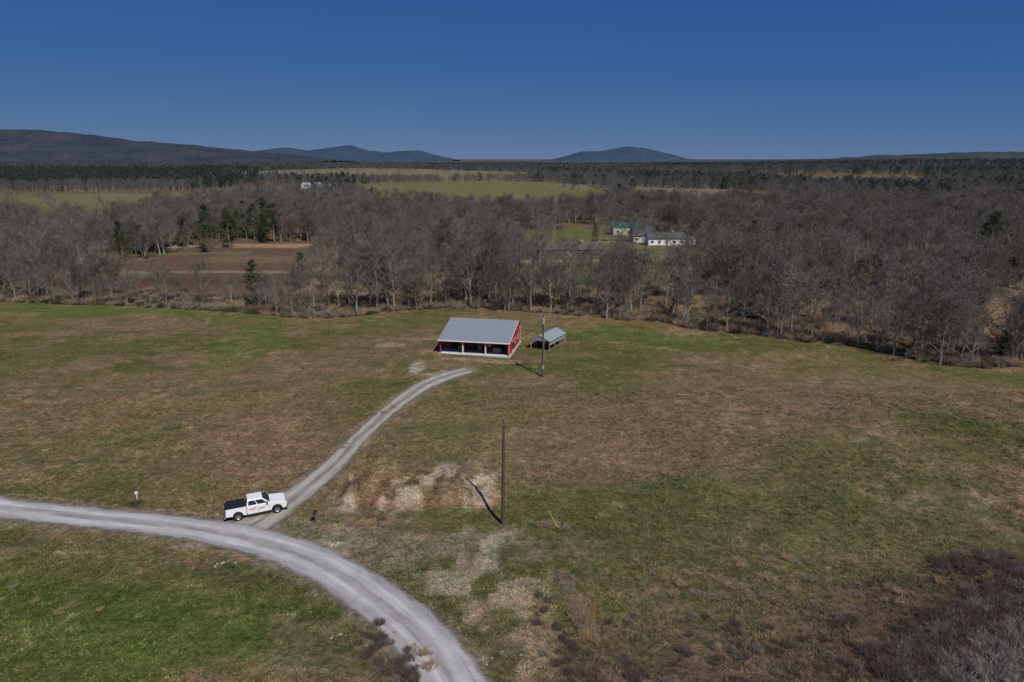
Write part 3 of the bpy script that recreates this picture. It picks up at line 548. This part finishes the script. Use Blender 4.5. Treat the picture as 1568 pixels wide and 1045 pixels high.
for s,nm in ((-1,'right'),(1,'left')):
    ya,yb=sorted((s*.64,s*.96));box('headlight_'+nm,2.915,2.955,ya,yb,.82,1.08,HL,tr,.01)
    ya,yb=sorted((s*.88,s*1.006));box('tail_light_'+nm,-2.965,-2.86,ya,yb,.95,1.36,RL,tr,.01)
    ya,yb=sorted((s*1.01,s*1.22));box('mirror_'+nm,.98,1.12,ya,yb,1.38,1.62,BLK,tr,.03)
    ya,yb=sorted((s*.99,s*1.10));box('running_board_'+nm,-.85,1.30,ya,yb,.40,.46,BLK,tr,.01)
    for k,xx in enumerate((-.9,.16,1.22)): ya,yb=sorted((s*.99,s*1.003));box('door_gap_%d_%s'%(k,nm),xx,xx+.02,ya,yb,.55,1.32,BLK,tr)
    for k,xx in enumerate((-.05,1.0)): ya,yb=sorted((s*1.0,s*1.03));box('handle_%d_%s'%(k,nm),xx-.12,xx+.05,ya,yb,1.16,1.20,BLK,tr,.005)
    ya,yb=sorted((s*1.001,s*1.006))
    for k,(xa,xb,za,zb) in enumerate([(-.7,-.1,1.0,1.09),(.28,.85,.97,1.05),(-.55,.75,.86,.90)]): box('door_logo_%d_%s'%(k,nm),xa,xb,ya,yb,za,zb,REDL,tr)
bt=[(-.93,-.95),(1.40,-.95),(1.40,.95),(-.93,.95)];tp=[(-.78,-.74),(.58,-.74),(.58,.74),(-.78,.74)]
V=[(x,y,1.33) for x,y in bt]+[(x,y,1.93) for x,y in tp]
o=obj('cab_roof',mesh_from('cab_roof',V,[(3,2,1,0),(4,5,6,7),(0,1,5,4),(1,2,6,5),(2,3,7,6),(3,0,4,7)],[PNT]),tr);b=o.modifiers.new('b','BEVEL');b.width=.05;b.segments=2
def panel(name,q,u0,u1,v0,v1,off,m,tw=0):
    a,b_,c,d=[Vector(V[i]) for i in q];n=(b_-a).cross(d-a).normalized()*off
    f=lambda u,v:(a.lerp(b_,u)).lerp(d.lerp(c,u),v)+n
    obj(name,mesh_from(name,[f(u0,v0),f(u1,v0),f(u1-tw,v1),f(u0,v1)],[(0,1,2,3)],[m]),tr)
panel('windshield',(1,2,6,5),.05,.95,.08,.90,.012,GLS);panel('rear_window',(3,0,4,7),.1,.9,.15,.85,.012,GLS)
panel('side_window_front_right',(0,1,5,4),.49,.90,.14,.86,.012,GLS);panel('side_window_rear_right',(0,1,5,4),.07,.45,.14,.86,.012,GLS)
panel('side_window_front_left',(2,3,7,6),.10,.51,.14,.86,.012,GLS);panel('side_window_rear_left',(2,3,7,6),.55,.93,.14,.86,.012,GLS)
def wheel(name,x,y,s):
    e=MB();R=.42;w=.14
    prof=[(R*.58,-w),(R*.92,-w),(R,-w*.7),(R,w*.7),(R*.92,w),(R*.58,w)];n=28
    for r,yy in prof:
        for k in range(n): t=2*math.pi*k/n;e.V.append(Vector((r*math.cos(t),yy,r*math.sin(t))))
    for j in range(len(prof)-1):
        for k in range(n): e.F.append((j*n+k,j*n+(k+1)%n,(j+1)*n+(k+1)%n,(j+1)*n+k))
    e.M=[0]*len(e.F)
    k0=len(e.V)
    for r,yy in ((R*.60,s*w*.85),(R*.5,s*w*.45),(.05,s*w*.55)):
        for k in range(n): t=2*math.pi*k/n;e.V.append(Vector((r*math.cos(t),yy,r*math.sin(t))))
    for j in range(2):
        for k in range(n): e.F.append((k0+j*n+k,k0+j*n+(k+1)%n,k0+(j+1)*n+(k+1)%n,k0+(j+1)*n+k));e.M.append(1 if j==0 or k%5<3 else 0)
    obj(name,mesh_from(name,e.V,e.F,[TIRE,RIM],e.M,True),tr,(x,y,R))
for nm,x,s in (('wheel_front_right',1.95,-1),('wheel_front_left',1.95,1),('wheel_rear_right',-1.78,-1),('wheel_rear_left',-1.78,1)): wheel(nm,x,s*(hw-.13),s)
box('chassis',-2.7,2.7,-.55,.55,.42,.60,BLK,tr);box('arch_liner_rear',-2.3,-1.25,-hw+.3,hw-.3,.5,.95,BLK,tr)
# ------------------------------------------------------------------ houses
def house(name,x,y,rz_,W,D,wh,rh,wm,rm,nw=4,ov=.4,cb=True):
    e=empty(name,(x,y,hz(x+W/2,y+D/2)),rz_);box('foundation',-.05,W+.05,-.05,D+.05,-1,.2,CON,e)
    pr=[(0,.2),(D,.2),(D,wh),(D/2,wh+rh-.1),(0,wh)];V=[(0,a,c) for a,c in pr]+[(W,a,c) for a,c in pr];F=[(0,1,2,3,4),(9,8,7,6,5)]+[(i,i+5,(i+1)%5+5,(i+1)%5) for i in range(5)]
    obj('walls',mesh_from('walls',V,F,[wm]),e)
    sl=rh/(D/2);slab('roof_front',[(-ov,-ov,wh-ov*sl),(W+ov,-ov,wh-ov*sl),(W+ov,D/2,wh+rh),(-ov,D/2,wh+rh)],.1,rm,e);slab('roof_back',[(-ov,D/2+.004,wh+rh),(W+ov,D/2+.004,wh+rh),(W+ov,D+ov,wh-ov*sl),(-ov,D+ov,wh-ov*sl)],.1,rm,e)
    for k in range(nw):
        cx=(k+.5)*W/nw
        if k==nw//2: box('door_frame',cx-.6,cx+.6,-.06,-.003,.2,2.4,WHT,e);box('door',cx-.45,cx+.45,-.08,-.063,.25,2.25,WOOD,e)
        else: box('window_frame_%d'%k,cx-.6,cx+.6,-.06,-.003,1.0,2.1,WHT,e);box('window_%d'%k,cx-.54,cx+.54,-.08,-.063,1.05,2.05,GLS,e)
    if cb: box('chimney',W*.7,W*.7+.7,D*.55,D*.55+.7,wh+rh*.4,wh+rh+.7,CON,e)
    return e
VIN=simple('white_vinyl',(.78,.78,.77),.6,.04,2);SH1=simple('dark_shingles',(.085,.085,.09),.9,.25,2);SH2=simple('brown_shingles',(.12,.095,.08),.9,.25,2);BRK=simple('brown_brick',(.11,.07,.055),.9,.25,5);TEAL=simple('green_metal_roof',(.03,.12,.10),.5,.1,2);CRM=simple('cream_siding',(.52,.50,.38),.7,.06,2)
house('white_house',57,286,.02,15.5,8,3.0,2.0,VIN,SH1,5);house('brown_brick_house',9,249,.03,24,9,2.8,2.2,BRK,SH2,5);house('cream_metal_building',48.8,332,.03,14.5,9,4.0,1.6,CRM,TEAL,3,.4,False)
house('grey_farmhouse',53,300,.05,9,8,3.2,3.0,CRM,SH1,3);house('white_shed',75.5,292,.1,3,3,2.2,1,VIN,SH1,1,.2,False);house('long_farm_building',-212,705,.05,27,10,3.5,2,VIN,ribroof('pale_roof',(.4,.42,.45)),6,.4,False)
# ------------------------------------------------------------------ light, sky, camera
el=math.radians(49);D_=Vector((.492*math.cos(el),-.871*math.cos(el),math.sin(el)))
l=bpy.data.lights.new('sun','SUN');l.energy=3.8;l.angle=math.radians(.5);l.color=(1,.95,.87);lo=bpy.data.objects.new('sun',l);S.collection.objects.link(lo);lo.rotation_euler=D_.to_track_quat('Z','Y').to_euler();lo.location=(40,-60,90)
w=bpy.data.worlds.new('World');S.world=w;w.use_nodes=True;nt=w.node_tree;bg=nt.nodes['Background'];sk=nt.nodes.new('ShaderNodeTexSky');sk.sky_type='NISHITA';sk.sun_disc=False;sk.sun_elevation=el;sk.sun_rotation=math.atan2(.492,-.871)
sk.altitude=3000;sk.air_density=.7;sk.dust_density=0;sk.ozone_density=1.5
c=mix(nt,1.0,sk.outputs[0],(.36,.62,1.0),'MULTIPLY')
sp=N(nt,'ShaderNodeSeparateColor');nt.links.new(c,sp.inputs[0]);cb=N(nt,'ShaderNodeCombineColor')
for k,(p0,v0,pw) in enumerate([(.23,.20,.84),(.93,1.08,.46),(3.5,3.95,.10)]):
    q=mth(nt,'POWER',mth(nt,'DIVIDE',sp.outputs[k],p0),pw);nt.links.new(mth(nt,'MULTIPLY',q,v0),cb.inputs[k])
nt.links.new(cb.outputs[0],bg.inputs[0]);bg.inputs[1].default_value=.075
cd=bpy.data.cameras.new('camera');cam=bpy.data.objects.new('camera',cd);S.collection.objects.link(cam);cam.location=(0,0,35);cam.rotation_euler=(math.radians(75),0,0);cd.lens=24;cd.sensor_width=36;cd.clip_end=40000;cd.clip_start=.5;S.camera=cam
S.view_settings.view_transform='Standard';S.view_settings.look='None';S.view_settings.exposure=0
